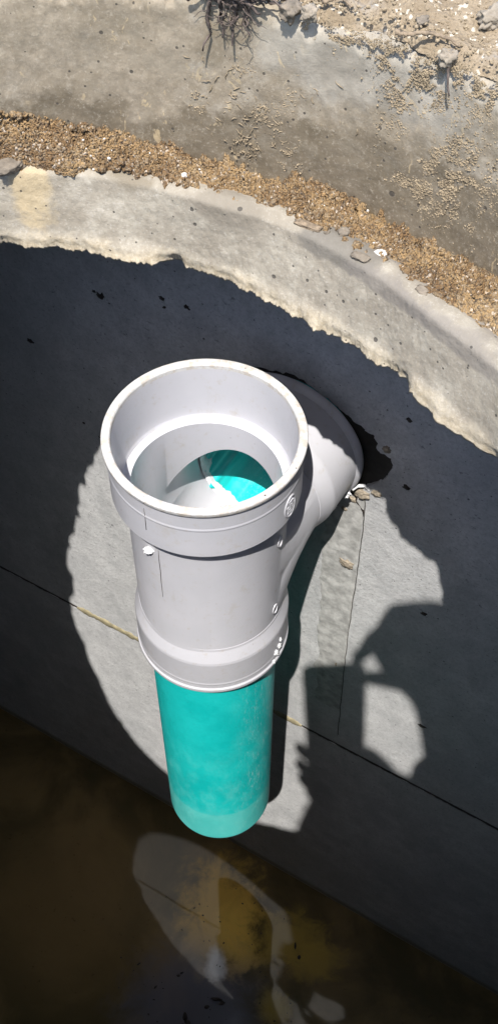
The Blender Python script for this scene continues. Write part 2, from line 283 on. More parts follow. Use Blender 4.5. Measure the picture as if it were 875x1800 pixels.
RTOP=[(R_(a),z) for a,z in [(-180,5.1),(-90,5.05),(0,5.0),(46,5.0),(53.8,5.0),(60.46,5.02),(65.82,5.03),(70.5,5.09),(76.3,5.12),(97.5,5.15),(150,5.12)]]
TH=[]; a=-180.
while a<180:
    TH.append(R_(a)); a+= .1 if 38<=a<112 else (.5 if 15<=a<135 else 1.5)
NTH=len(TH)

# ------------------------------------------------------------------ tank lid (slab with the opening)
def build_lid():
    SM={}
    def smooth_low(a):
        k=round(a,4)
        if k not in SM: SM[k]=sum(interp(LIP_LOW,a+R_(d))*w_ for d,w_ in ((-7,.12),(-4.5,.16),(-2,.2),(0,.04),(2,.2),(4.5,.16),(7,.12)))
        return SM[k]
    rows=[];ZB,ZT=2.5,3.4; NR=44
    def pt(i,a):
        rl0=interp(LIP_LOW,a); rls=smooth_low(a); rt=interp(LIP_TOP,a)-.02; c,s=math.cos(a),math.sin(a)
        f=i/(NR-1); q=(LC.x+4.3*c,LC.y+4.3*s); w_=min(1,f/.30); w_=w_*w_*(3-2*w_); rl=rl0*(1-w_)+rls*w_
        ad=math.degrees(a)%360; hid=min(1,max(0,(ad-112)/12)) if ad>112 else 0
        hid*=1 if ad<205 else 0
        jag=fbm((q[0]*7,q[1]*7,1),5,.7)*.034+hid*fbm((q[0]*2.2,q[1]*2.2,4),5,.6)*.14
        e=max(0,1-f/.16)            # rough lower border
        zl=ZB+jag*.6; z=zl+(ZT-zl)*f
        prof=f**1.0
        r=rl+(rt-rl)*prof
        r+=-.02*math.exp(-((f-.15)/.07)**2)
        if f<.14: r+=jag*(1-f/.14)*(.45+.9*hid)
        if f<.22: r+= fbm((q[0]*9,q[1]*9,z*9),4,.6)*.012*(1-f/.22)+jag*.3*e
        r+=fbm((q[0]*2,q[1]*2,z*2),4)*.012+fbm((q[0]*14,q[1]*14,z*14),3)*.004
        if f>.93: r+=((f-.93)/.07)**2*.05; z-=((f-.93)/.07)**3*.015
        return V((LC.x+r*c,LC.y+r*s,z))
    vs_=[]
    # underside out to in
    for rr,z in ((22,2.56),(8,2.56)): vs_+= [V((LC.x+rr*math.cos(a),LC.y+rr*math.sin(a),z)) for a in TH]
    first=[pt(0,a) for a in TH]
    vs_+=[V((p.x+.25*math.cos(a),p.y+.25*math.sin(a),2.56)) for p,a in zip(first,TH)]
    n0=3
    for i in range(NR): vs_+=[pt(i,a) for a in TH]
    last=vs_[-NTH:]
    for k,(d,dz) in enumerate(((.06,.004),(.15,.004),(.35,-.10),(1.2,-.5))):
        vs_+=[V((p.x+d*math.cos(a),p.y+d*math.sin(a),ZT+dz+fbm((p.x*6,p.y*6,d*6),3)*.006)) for p,a in zip(last,TH)]
    for rr,z in ((22,2.9),): vs_+=[V((LC.x+rr*math.cos(a),LC.y+rr*math.sin(a),z)) for a in TH]
    n=len(vs_)//NTH; fs=grid_faces(n,NTH,True)
    for j in range(NTH): fs.append(((n-1)*NTH+j,(n-1)*NTH+(j+1)%NTH,(j+1)%NTH,j))
    o=mesh('tank_lid',vs_,fs,M['lip']); fixn(o)
    return tag(o,'pale concrete slab with a round opening and a ragged cream lower edge','tank lid')
build_lid()

# ------------------------------------------------------------------ riser ring
def build_riser():
    NR=70; vs_=[]
    def R(a): return RR
    def pt(i,a):
        c,s=math.cos(a),math.sin(a); zt=interp(RTOP,a); z0=3.12; f=i/(NR-1); q=(RC.x+RR*c,RC.y+RR*s)
        ztn=zt+fbm((q[0]*3,q[1]*3,5),5,.6)*.05; z=z0+(ztn-z0)*f
        r=RR+fbm((q[0]*1.2,q[1]*1.2,z*1.2),4)*.022+fbm((q[0]*8,q[1]*8,z*8),4)*.003
        if f>.94: r+=((f-.94)/.06)**2*.09+max(0,fbm((q[0]*7,q[1]*7,3),4))*.06
        return V((RC.x+r*c,RC.y+r*s,z))
    for i in range(NR): vs_+=[pt(i,a) for a in TH]
    for rr,z in ((5.75,5.02),(6.7,4.98),(6.75,3.42),(5.6,3.42)): vs_+=[V((RC.x+rr*math.cos(a),RC.y+rr*math.sin(a),z)) for a in TH]
    n=len(vs_)//NTH; fs=grid_faces(n,NTH,True)
    for j in range(NTH): fs.append(((n-1)*NTH+j,(n-1)*NTH+(j+1)%NTH,(j+1)%NTH,j))
    o=mesh('riser_ring',vs_,fs,M['riser']); fixn(o)
    return tag(o,'round concrete riser ring, dry grey above a darker damp band','riser ring')
build_riser()

# ------------------------------------------------------------------ ground sheet
def gz(x,y):
    r=math.hypot(x-RC.x,y-RC.y)
    h=5.13+fbm((x*.35,y*.35,2),5)*.16+fbm((x*2.2,y*2.2,4),5,.6)*.05+fbm((x*9,y*9,4),3,.6)*.014
    return h+min(1,max(0,(r-5.9)/6))*.12
def build_ground():
    vs_=[];rs=[]
    for k in range(46): rs.append(5.47+k*.035)
    r=rs[-1]
    while r<2200: r*=1.09 if r>14 else 1.035; rs.append(r)
    for k,r in enumerate(rs):
        for a in TH:
            c,s=math.cos(a),math.sin(a)
            e=fbm((c*9,s*9,0),5,.6)*.09*max(0,1-k/22); right=.10*max(0,1-k/25)*max(0,min(1,(R_(80)-a)/R_(12))) if R_(0)<a<R_(80) else 0
            rr=r+e+.05*max(0,1-k/20); x=RC.x+rr*c;y=RC.y+rr*s
            z=gz(x,y) if r<60 else 5.25+ (fbm((x*.01,y*.01,0),3)*2 if r>120 else 0)
            if k<5: z=5.02+(z-5.02)*(k/5)**.6
            vs_.append(V((x,y,z)))
    o=mesh('ground',vs_,grid_faces(len(rs),NTH,True),M['soil']); fixn(o); tag(o,kind='structure')
    # loose crumbs of soil near the edge
    g=MB()
    for i in range(2600):
        a=R_(random.uniform(40,100)); r=5.5+abs(random.gauss(0,.5)); x=RC.x+r*math.cos(a);y=RC.y+r*math.sin(a); s=random.choice((.006,.009,.012,.02))*random.uniform(.7,1.3)
        g.add(*grain((x,y,gz(x,y)+s*.5),s,sq=(1,.8,.7)))
    c=mesh('soil_crumbs',g.v,g.f,M['grit'],smooth=False); tag(c,'loose sandy crumbs on the dry soil above the riser','soil crumbs',kind='stuff')
build_ground()

# ------------------------------------------------------------------ sand on the ledge
def sand_z(a,u):
    """u 0 at the lid lip side, 1 at riser wall"""
    zt=interp(SAND_TOP,a); c,s=math.cos(a),math.sin(a)
    base=3.39; prof=u**.75
    z=base+(zt-.03-base)*prof
    bulge=.05*math.sin(PI*u)
    return z+max(0,bulge)
def rsand(a):
    r0=interp(SAND_LOW,a); c,s=math.cos(a),math.sin(a); p0=V((LC.x+r0*c,LC.y+r0*s)); return p0
def build_sand():
    NR=60;vs_=[]
    for i in range(NR):
        u=i/(NR-1)
        for a in TH:
            p0=rsand(a); n=(p0-RC).normalized(); p1=RC+n*(RR+.04)
            j=fbm((p0.x*4,p0.y*4,0),5,.6)*.10*(1-u)
            p=p0+(p1-p0)*u+n*j*1.0; a2=math.atan2(p.y-RC.y,p.x-RC.x)
            z=sand_z(a2,u); amp=min(1,u*9)*1.0
            z+=amp*(abs(fbm((p.x*3.2,p.y*3.2,7),5,.62))*.15-.04+fbm((p.x*11,p.y*11,3),4,.7)*.07+fbm((p.x*30,p.y*30,3),2,.7)*.03)
            if i==0: z=3.36
            vs_.append(V((p.x,p.y,z)))
    o=mesh('sand',vs_,grid_faces(NR,NTH,True),M['sand']); fixn(o); tag(o,'damp brown coarse sand heaped on the ledge around the opening','sand',kind='stuff')
    g=MB()
    for i in range(420):
        top=random.random()<.6; a=R_(random.uniform(38,112)); u=random.gauss(.93,.05) if top else abs(random.gauss(.06,.06)); u=min(1,max(0,u))
        if fbm((a*9,u*2,5),3)<(-.05 if top else .05): continue
        p0=rsand(a); n=(p0-RC).normalized(); p=p0+(RC+n*RR-p0)*u; a2=math.atan2(p.y-RC.y,p.x-RC.x); sz=random.uniform(.02,.055)
        v,f=ICO2; zz=sand_z(a2,u)+.01; sd=random.random()*50
        g.add([V((p.x,p.y,zz))+q*(sz*(1+.7*fbm(q*1.7+V((sd,0,0)),3))) for q in v],f)
    tag(mesh('sand_clods',g.v,g.f,M['sand']),'crumbly clods of damp sand along the ridge and foot of the sand','sand clods',kind='stuff')
    def surf(a,u):
        p0=rsand(a); n=(p0-RC).normalized(); p=p0+(RC+n*RR-p0)*u; a2=math.atan2(p.y-RC.y,p.x-RC.x)
        z=sand_z(a2,u)+min(1,u*9)*(abs(fbm((p.x*3.2,p.y*3.2,7),5,.62))*.15-.04+fbm((p.x*11,p.y*11,3),4,.7)*.07); return V((p.x,p.y,z))
    for nm,mt,cnt,sz,lab in (('sand_grains',M['gritd'],5000,(.004,.006,.009,.013),'coarse tan grains and crumbs scattered over the sand ledge'),('pale_grit',M['stonew'],110,(.006,.008,.012,.018),'tiny pale quartz grit sprinkled in the ledge sand')):
        g=MB()
        for i in range(cnt):
            a=R_(random.uniform(38,112)); u=min(1,max(-.03,random.betavariate(1.5,1.1))) ; p=surf(a,max(0,u)); s=random.choice(sz)*random.uniform(.6,1.3)
            g.add(*grain(p+V((0,0,s*.4)),s,sq=(1,.8,.7)))
        tag(mesh(nm,g.v,g.f,mt,smooth=False),lab,'sand grains',kind='stuff')
    return surf
surf=build_sand()

# sand smeared on the riser face
def build_smear():
    cen=[(56.4,4.67,.10),(55.5,4.47,.16),(53.2,4.61,.14),(48.6,4.59,.16),(50.8,4.40,.22),(56.3,4.14,.10),(53.4,3.98,.14),(50.5,3.87,.20),(48.1,3.66,.2),(45.9,3.96,.16),(54.6,3.75,.10),(52,4.2,.2),(49.5,4.05,.2),(72.8,4.5,.06),(69.1,4.3,.06),(70.9,4.05,.08),(68.2,3.6,.07),(73.4,3.6,.06),(78.4,4.04,.05),(52,3.6,.14)]+[(46+1.7*k,4.98,.07) for k in range(13)]+[(45+3*k,4.9,.12) for k in range(5)]
    g=MB()
    for (d,z,r) in cen:
        for k in range(int(40+r*14000)):
            aa=random.gauss(0,1)*r*1.05; zz=random.gauss(0,1)*r*1.05; a=R_(d)+aa/RR; Z=z+zz
            q=V((RC.x+RR*math.cos(a),RC.y+RR*math.sin(a),Z))
            if fbm(q*6+V((1,1,1)),5,.7)<.02+random.gauss(0,.07): continue
            s=random.choice((.002,.0025,.003,.004,.005,.009))*random.uniform(.6,1.4); n=V((math.cos(a),math.sin(a),0))
            g.add(*grain(q-n*s*.3,s,sq=(1,1,.7)))
    tag(mesh('sand_smear',g.v,g.f,M['grit'],smooth=False),'pale sand crumbs stuck on the right of the riser face','sand smear',kind='stuff')
    # short curly smears
    g=MB()
    for k in range(90):
        a=R_(random.gauss(71.5,3.2)); Z=random.uniform(3.55,4.75); L=random.uniform(.04,.14); path=[];h=random.uniform(0,6.28)
        for i in range(5):
            path.append(V((RC.x+(RR-.004)*math.cos(a),RC.y+(RR-.004)*math.sin(a),Z))); a+=math.cos(h)*L/5/RR; Z+=math.sin(h)*L/5; h+=random.uniform(-.8,.8)
        g.add(*tube(path,[.002,.005,.006,.004,.001],5))
    tag(mesh('dried_sand_streaks',g.v,g.f,M['grit']),'short cream streaks of dried sand in the middle of the riser face','dried sand',kind='stuff')
build_smear()

# stones
def stone(name,p,r,sq,mat,label,cat='stone',rz=0,seed=0,rough=.25):
    v,f=ICO3; rot=Matrix.Rotation(rz,3,'Z')@Matrix.Rotation(.3,3,'X'); b=V(p)
    vv=[]
    for q in v:
        k=1+rough*fbm(q*1.4+V((seed,seed*2,3)),4,.6)+.10*fbm(q*5+V((seed,1,3)),3,.7); w_=V((q.x*sq[0],q.y*sq[1],q.z*sq[2])); w_=V([max(-.8*sq[i],min(.8*sq[i],w_[i])) for i in range(3)]); vv.append(b+rot@w_*(r*k))
    o=mesh(name,vv,f,mat,base=b); o.location=b*S; return tag(o,label,cat)
def onsand(x,y,dz=0):
    # height of the sand under a plan point
    p=V((x,y)); n=(p-RC).normalized(); a=math.atan2(p.y-LC.y,p.x-LC.x)
    best=None
    for i in range(61):
        q=surf(a,i/60)
        d=(V((q.x,q.y))-p).length
        if best is None or d<best[0]: best=(d,q.z)
    return best[1]+dz
for args in [('pebble',1.80,-.70,.065,(1.1,.85,.8),'stonew','bright white pebble on the sand ledge, right of the middle',.3,1),
  ('pebble',-.12,.42,.042,(.8,.7,1.2),'stonew','small upright white pebble on the sand above the pipe',.2,2),
  ('stone_slab',-1.92,.60,.14,(1.3,.7,.4),'stoneg','flat grey stone flake at the left end of the sand ledge',.7,3),
  ('stone',1.46,-.42,.065,(1,.9,.8),'stoneg','dark grey stone left of the white pebble in the sand',.2,4),
  ('stone',1.30,-.40,.04,(1.2,.8,.7),'stoneg','smallest grey stone, first of the row beside the dark grey stone',1.2,5),
  ('stone',1.63,-.56,.05,(1.3,.8,.6),'stoneg','flat dark stone just above the bright white pebble',.8,6),
  ('twig_piece',1.12,-.32,.09,(1.9,.45,.4),'twig','brown woody chip lying in the sand, left of the grey stones',-.5,7),
  ('stone',1.6,-.78,.07,(1.5,.7,.5),'stoneg','rough grey lump at the sand edge below the white pebble',-.6,8),
  ('stone',2.15,-1.25,.06,(1.3,.8,.6),'stoneg','grey lump in the sand towards the right edge',-.7,9)]:
    nm,x,y,r,sq,mt,lab,rz,sd=args; stone(nm,(x,y,onsand(x,y)+r*.25),r,sq,M[mt],lab,nm.replace('_',' '),rz,sd)
for args in [('clod',1.07,.41,.075,(1,1,1),'chunk','round grey clod on the riser rim right of the roots',.3,11),('clod',.90,.50,.10,(1.1,.9,.9),'stoneg','dark clod caught in the right end of the roots',.9,12),
  ('stone',2.24,-.24,.08,(1.1,.9,1),'chunk','grey angular stone on the riser rim at the upper right',.5,13),('clod',2.69,.29,.13,(1.2,.8,.7),'chunk','brown clod of soil at the top right corner',.4,14),
  ('stone',2.05,.20,.05,(1.2,1,.7),'stoneg','small stone on the soil above the short twig',.1,15)]:
    nm,x,y,r,sq,mt,lab,rz,sd=args; stone(nm,(x,y,gz(x,y)+r*.35),r,sq,M[mt],lab,nm,rz,sd,.45)
def twig(name,pts,r,mat,label,cat='twig'):
    # smooth jittered path
    P=[]
    for i in range(len(pts)-1):
        for k in range(6): u=k/6; P.append(V(pts[i]).lerp(V(pts[i+1]),u)+V((random.uniform(-1,1),random.uniform(-1,1),random.uniform(-1,1)))*r*.35)
    P.append(V(pts[-1])); rad=[r*(1-.55*i/len(P))*random.uniform(.8,1.2) for i in range(len(P))]
    v,f=tube(P,rad,8); o=mesh(name,v,f,mat,base=P[0]); o.location=P[0]*S; return tag(o,label,cat)
def G(x,y,dz=.04): return (x,y,gz(x,y)+dz)
twig('twig',[G(1.80,.0),G(1.93,-.02,.06),G(2.08,.02,.05),G(2.24,-.02),G(2.36,-.10)],.024,M['twig'],'short brown twig on the sandy soil near the top right')
twig('twig',[G(2.25,-.26,.02),(2.25,-.34,4.98),(2.28,-.37,4.85)],.014,M['root'],'thin dark rootlet below the angular stone on the rim','rootlet')
twig('twig',[G(1.2,.55),G(1.35,.6,.07),G(1.45,.45)],.02,M['twig'],'small curved twig on the soil beside the round clod')

# ------------------------------------------------------------------ roots hanging over the rim
def build_roots():
    base=V((.4,.55,5.12)); g=MB()
    def pt(deg,z,out=.12): a=R_(deg); return V((RC.x+(RR-out)*math.cos(a),RC.y+(RR-out)*math.sin(a),z))
    hang=[(77.2,4.66,.024),(75.6,4.80,.020),(74.4,4.76,.028),(72.9,4.95,.02)]
    main=[]
    for d,z,r in hang:
        s=pt(d+random.uniform(-.6,.6),5.16,.0); e=pt(d,z,.10); m=[s.lerp(e,k/7)+V((random.uniform(-.03,.03),random.uniform(-.02,.02),0)) for k in range(8)]; m[1]+=V((0,-.08,.04))
        g.add(*tube(m,[r*(1-.75*k/8) for k in range(8)],7)); main.append(m)
    for k in range(34):     # long strands lying along the edge
        d0=random.uniform(73,79); d1=d0-random.uniform(2,6); n=9; P=[]
        out=random.uniform(-.15,.12); z0=5.14+random.uniform(0,.14)
        for i in range(n): P.append(pt(d0+(d1-d0)*i/(n-1),z0+random.uniform(-.03,.03)+.05*math.sin(i/2+k),out+random.uniform(-.02,.02)))
        r=random.uniform(.010,.026); g.add(*tube(P,[r*(1-.6*i/n) for i in range(n)],6))
    for k in range(26):    # fine tangled rootlets
        d=random.gauss(74.6,1.2); p=pt(d,random.uniform(5.0,5.22),random.uniform(.0,.14)); h=random.uniform(3.6,5.8); P=[p]
        tx=V((-math.sin(R_(d)),math.cos(R_(d)),0))
        for i in range(8):
            h+=random.uniform(-.7,.7); p=p+tx*math.cos(h)*.035+V((0,0,math.sin(h)*.035)); P.append(p)
        g.add(*tube(P,[.006-.0005*i for i in range(9)],4))
    o=mesh('root_cluster',g.v,g.f,M['root'],base=base); o.location=base*S; tag(o,'tangle of dark dry roots hanging over the riser rim','roots')
build_roots()

# ------------------------------------------------------------------ tank walls, sealant, water
NN=V((0.50292286,0.8643313,0)); TT=V((0.8643313,-0.50292286,0)); WD=2.5165; ZW=-21.3825; ZSEAM=-11.905
def W3(t,z,d=0): return NN*(WD+d)+TT*t+V((0,0,z))
HOLE=[(-0.42,-1.35),(-0.19,-1.27),(0.05,-1.28),(0.29,-1.38),(0.49,-1.46),(0.73,-1.57),(0.92,-1.67),(1.12,-1.77),(1.26,-1.81),(1.33,-1.89),(1.35,-2.04),(1.41,-2.10),(1.58,-2.16),(1.63,-2.32),(1.58,-2.55),(1.50,-2.74),(1.38,-2.90),(1.25,-3.02),(1.20,-3.18),(1.05,-3.3),(.8,-3.48),(.45,-3.68),(0,-3.8),(-.5,-3.78),(-1.0,-3.45),(-1.35,-2.9),(-1.4,-2.3),(-1.2,-1.75),(-.85,-1.45)]
def build_walls():
    root=empty('concrete_tank',W3(0,-23,0),'deep grey concrete tank holding murky water, seen through the opening','tank')
    b=root.location/S
    hp=[]
    for i in range(len(HOLE)):
        a=V(HOLE[i]);c=V(HOLE[(i+1)%len(HOLE)])
        for k in range(6):
            p=a.lerp(c,k/6); hp.append(p+V((fbm((p.x*9,p.y*9,2),4)*.035,fbm((p.x*9,p.y*9,8),4)*.035)))
    def slab(name,z0,z1,holes):
        bm=bmesh.new(); T0,T1=-14.,14.
        # front sheet: outer rectangle + hole, filled, extruded back
        vs_=[bm.verts.new(W3(*p)) for p in ((T0,z0),(T1,z0),(T1,z1),(T0,z1))]
        es=[bm.edges.new((vs_[i],vs_[(i+1)%4])) for i in range(4)]
        if holes:
            hv=[bm.verts.new(W3(p.x,p.y)) for p in hp]; es+=[bm.edges.new((hv[i],hv[(i+1)%len(hv)])) for i in range(len(hv))]
        bmesh.ops.triangle_fill(bm,edges=es,use_beauty=True)
        r=bmesh.ops.extrude_face_region(bm,geom=bm.faces[:]); 
        for v in [g for g in r['geom'] if isinstance(g,bmesh.types.BMVert)]: v.co+=NN*1.3
        bmesh.ops.recalc_face_normals(bm,faces=bm.faces)
        for v in bm.verts: v.co=(v.co-b)*S
        me=bpy.data.meshes.new(name); bm.to_mesh(me); bm.free()
        return link(name,me,M['wall'],root)
    up=slab('wall',ZSEAM+.05,2.48,True); lo=slab('wall',-24,ZSEAM-.05,False)
    def box(name,t0,t1,d0,d1,z0,z1,mat):
        vs_=[W3(t,z,d) for t in (t0,t1) for d in (d0,d1) for z in (z0,z1)]
        f=[(0,1,3,2),(4,6,7,5),(0,4,5,1),(2,3,7,6),(0,2,6,4),(1,5,7,3)]
        return fixn(mesh(name,vs_,f,mat,root,False,base=b))
    for z0,z1 in ((ZSEAM+.03,2.48),(-24,ZSEAM-.03)):
        box('wall',-15.3,-14.003,-18,1.3,z0,z1,M['wall']); box('wall',14.003,15.3,-18,1.3,z0,z1,M['wall']); box('wall',-14,14,-19.3,-18.003,z0,z1,M['wall'])
    box('floor',-15,15,-19,1.3,-24.6,-24.003,M['ground_dark'])
    # sealant bead pressed in the joint between the two halves of the tank; elsewhere the joint is a dark open crack
    def bead(name,ta,tb,n,mat,proud,hh):
        vs_=[];fs=[];prof=((.3,.13),(.0,1.),(-proud,.42),(-proud,-.42),(.0,-1.),(.3,-.13))
        for i in range(n):
            t=ta+(tb-ta)*i/(n-1); q=1+.5*fbm((t*2.5,0,0),5,.65); e=min(1,min(i,n-1-i)/14)
            for k,(dd,dz) in enumerate(prof): vs_.append(W3(t,ZSEAM+(dz if k in(0,5) else dz*hh*q*(.4+.6*e))+fbm((t*5,k*3,1),3)*.01,dd*(q if k in(2,3) else 1)+(.0 if k in(0,5) else -.002)))
        for i in range(n-1):
            for k in range(5): fs.append((i*6+k,i*6+k+1,(i+1)*6+k+1,(i+1)*6+k))
        mesh(name,vs_,fs,mat,root,base=b)
    bead('joint_crack',-13.99,-5.45,400,M['fleck'],-.02,.065); bead('joint_sealant',-5.5,.55,420,M['seal'],.022,.115); bead('joint_crack',.5,13.99,700,M['fleck'],-.02,.06)
    # rough mortar strip and raised form line running down from the knock-out
    line=[(1.22,-3.15),(1.29,-3.41),(1.31,-4.23),(1.32,-5.56),(1.31,-7.26),(1.35,-9.19),(1.41,-11.6)]
    P=[]
    for i in range(len(line)-1):
        for k in range(14): p=V(line[i]).lerp(V(line[i+1]),k/14); P.append(W3(p.x+fbm((p.y*3,0,3),3)*.012,p.y,-.0))
    v,f=tube(P,[.011]*len(P),6); mesh('form_line',v,f,M['crack'],root,base=b)
    vs_=[];nr=120;nc=26
    for i in range(nr):
        u=i/(nr-1); z=-3.25-u*7.2; tl=.55+.25*u+fbm((z*1.5,4,0),4)*.12; tr=1.29+.09*u
        for j in range(nc):
            x=tl+(tr-tl)*j/(nc-1); e=min(1,j/3,(nc-1-j)/2,i/3,(nr-1-i)/3); h=.010+.009*max(0,.4+fbm((x*5,z*5,1),5,.65)); 
            if e<=0: h=-.01
            vs_.append(W3(x,z,-h*max(.0,e) if e>0 else .01))
    mesh('mortar_strip',vs_,grid_faces(nr,nc,False),M['mortar'],root,base=b)
    # knocked-out crumbs: spall under the branch and chips on the wall
    for (t,z,r,sq,nm,sd) in ((1.12,-5.19,.13,(1.1,.5,.8),'mortar_lump',3),(1.2,-3.2,.13,(1,.7,.8),'broken_edge',5),(1.45,-3.05,.07,(1,.6,.9),'broken_edge',8),(1.05,-3.42,.08,(1.2,.7,.7),'broken_edge',9),(1.5,-1.98,.06,(1,.6,1),'broken_edge',10),(.95,-3.75,.05,(1,.6,1),'mortar_lump',11),(1.16,-8.6,.05,(.5,.5,1.4),'mortar_lump',12)):
        v,f=ICO3; c=W3(t,z,-.01); vv=[]
        for q in v: k=1+.5*fbm(q*1.6+V((sd,0,3)),4,.6); vv.append(c+(TT*(q.x*sq[0])+NN*(q.y*sq[1]*.6)+V((0,0,q.z*sq[2])))*(r*k))
        mesh(nm,vv,f,M['chunk'],root,base=b)
    for (t,z,r,sd) in ((-3.5,-1.3,.065,1),(-3.62,-1.26,.03,2),(-2.33,-.82,.045,3),(-2.3,-.98,.03,4),(-1.9,-.79,.045,5),(-3.9,-4.9,.06,6),(-4.3,-4.7,.03,7),(1.9,-2.62,.06,8),(2.6,-5.6,.05,9),(3.1,-9.3,.07,10),(1.75,-1.2,.04,11),(-5.2,-3.1,.05,12)):
        v,f=ICO2; c=W3(t,z,.0); vv=[]
        for q in v: k=1+.8*fbm(q*1.6+V((sd*3,0,3)),4,.6); vv.append(c+(TT*(q.x*1.1+q.z*.4)+NN*(q.y*.12)+V((0,0,q.z*.9-q.x*.3)))*(r*k))
        mesh('air_hole',vv,f,M['fleck'],root,base=b)
    # crack zigzag from hole corner
    cr=[(1.0,-3.32),(1.08,-3.30),(1.14,-3.37),(1.13,-3.44),(1.2,-3.52),(1.28,-3.62),(1.29,-3.75)]
    v,f=tube([W3(*p,0.002) for p in cr],[.02,.03,.022,.026,.018,.024,.012],5); mesh('crack',v,f,M['fleck'],root,base=b)
    return root
tank=build_walls()
# earth behind the knock-out (the inlet trench), then a dark plug inside the hole
def box_world(name,t0,t1,d0,d1,z0,z1,mat):
    vs_=[W3(t,z,d) for t in (t0,t1) for d in (d0,d1) for z in (z0,z1)]; f=[(0,1,3,2),(4,6,7,5),(0,4,5,1),(2,3,7,6),(0,2,6,4),(1,5,7,3)]
    return fixn(mesh(name,vs_,f,mat,None,False))
tag(box_world('earth_bank',-14,14,2.2,14,-24,2.4,M['earth']),kind='structure')
tag(box_world('hole_shade_plug',-1.75,1.95,.07,1.28,-4.15,-.95,M['earth']),kind='structure')  # added dark plug standing in for deep shade around the inlet pipe
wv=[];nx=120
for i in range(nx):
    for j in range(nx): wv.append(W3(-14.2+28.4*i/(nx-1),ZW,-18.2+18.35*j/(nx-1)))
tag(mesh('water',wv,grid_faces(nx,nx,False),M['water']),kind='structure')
# debris floating on the water
g=MB()
for (x,y,r) in [(-1.21,-.83,.06),(-1.3,-.9,.04),(-1.08,-1.95,.10),(-1.0,-2.1,.08),(-1.15,-2.15,.06),(-.25,-1.5,.12),(-.1,-1.6,.07),(-.5,-1.7,.06),(-2.4,-.6,.05),(-1.9,-1.2,.05),(1.9,-.1,.08),(2.0,-.4,.06)]+[(random.uniform(-3,2),random.uniform(-2.5,1.5),random.uniform(.012,.03)) for _ in range(60)]:
    g.add(*grain((x,y,ZW+r*.1),r,ICO2,(1.2,.8,.35),.4))
tag(mesh('floating_debris',g.v,g.f,M['fleck'],smooth=False),'small dark specks of debris floating on the murky water','debris',kind='stuff')

# ------------------------------------------------------------------ the tee with its drop pipe and inlet pipe
BZ=-2.42
def evalmesh(o):
    dg=bpy.context.evaluated_depsgraph_get(); me=bpy.data.meshes.new_from_object(o.evaluated_get(dg)); return me
def tmp(v,f):
    me=bpy.data.meshes.new('t'); me.from_pydata([tuple(x) for x in v],[],f); o=bpy.data.objects.new('t',me); COL.objects.link(o)
    bm=bmesh.new(); bm.from_mesh(me); bmesh.ops.recalc_face_normals(bm,faces=bm.faces); bm.to_mesh(me); bm.free(); return o
def boolean(a,b,op):
    m=a.modifiers.new('b','BOOLEAN'); m.operation=op; m.object=b; m.solver='EXACT'
    me=evalmesh(a); a.modifiers.clear(); old=a.data; a.data=me; bpy.data.meshes.remove(old); d=b.data; bpy.data.objects.remove(b); bpy.data.meshes.remove(d); return a
def elbow(r,rc,ext=.0,d1=1.5):
    P=[NN*(d1+ext)+V((0,0,BZ))]
    for k in range(25):
        a=PI/2*k/24; P.append(NN*(d1-rc*math.sin(a))+V((0,0,BZ-rc*(1-math.cos(a)))))
    n=112; vs_=[]
    for i,p in enumerate(P):
        k=max(0,i-1); a=PI/2*min(24,k)/24; u=(-NN*math.sin(a)+V((0,0,1))*math.cos(a)) ; 
        for j in range(n): th=2*PI*j/n; vs_.append(p+TT*(r*math.cos(th))+u*(r*math.sin(th)))
    fs=grid_faces(len(P),n,True)+[tuple(range(n))[::-1],tuple((len(P)-1)*n+k for k in range(n))]
    return vs_,fs
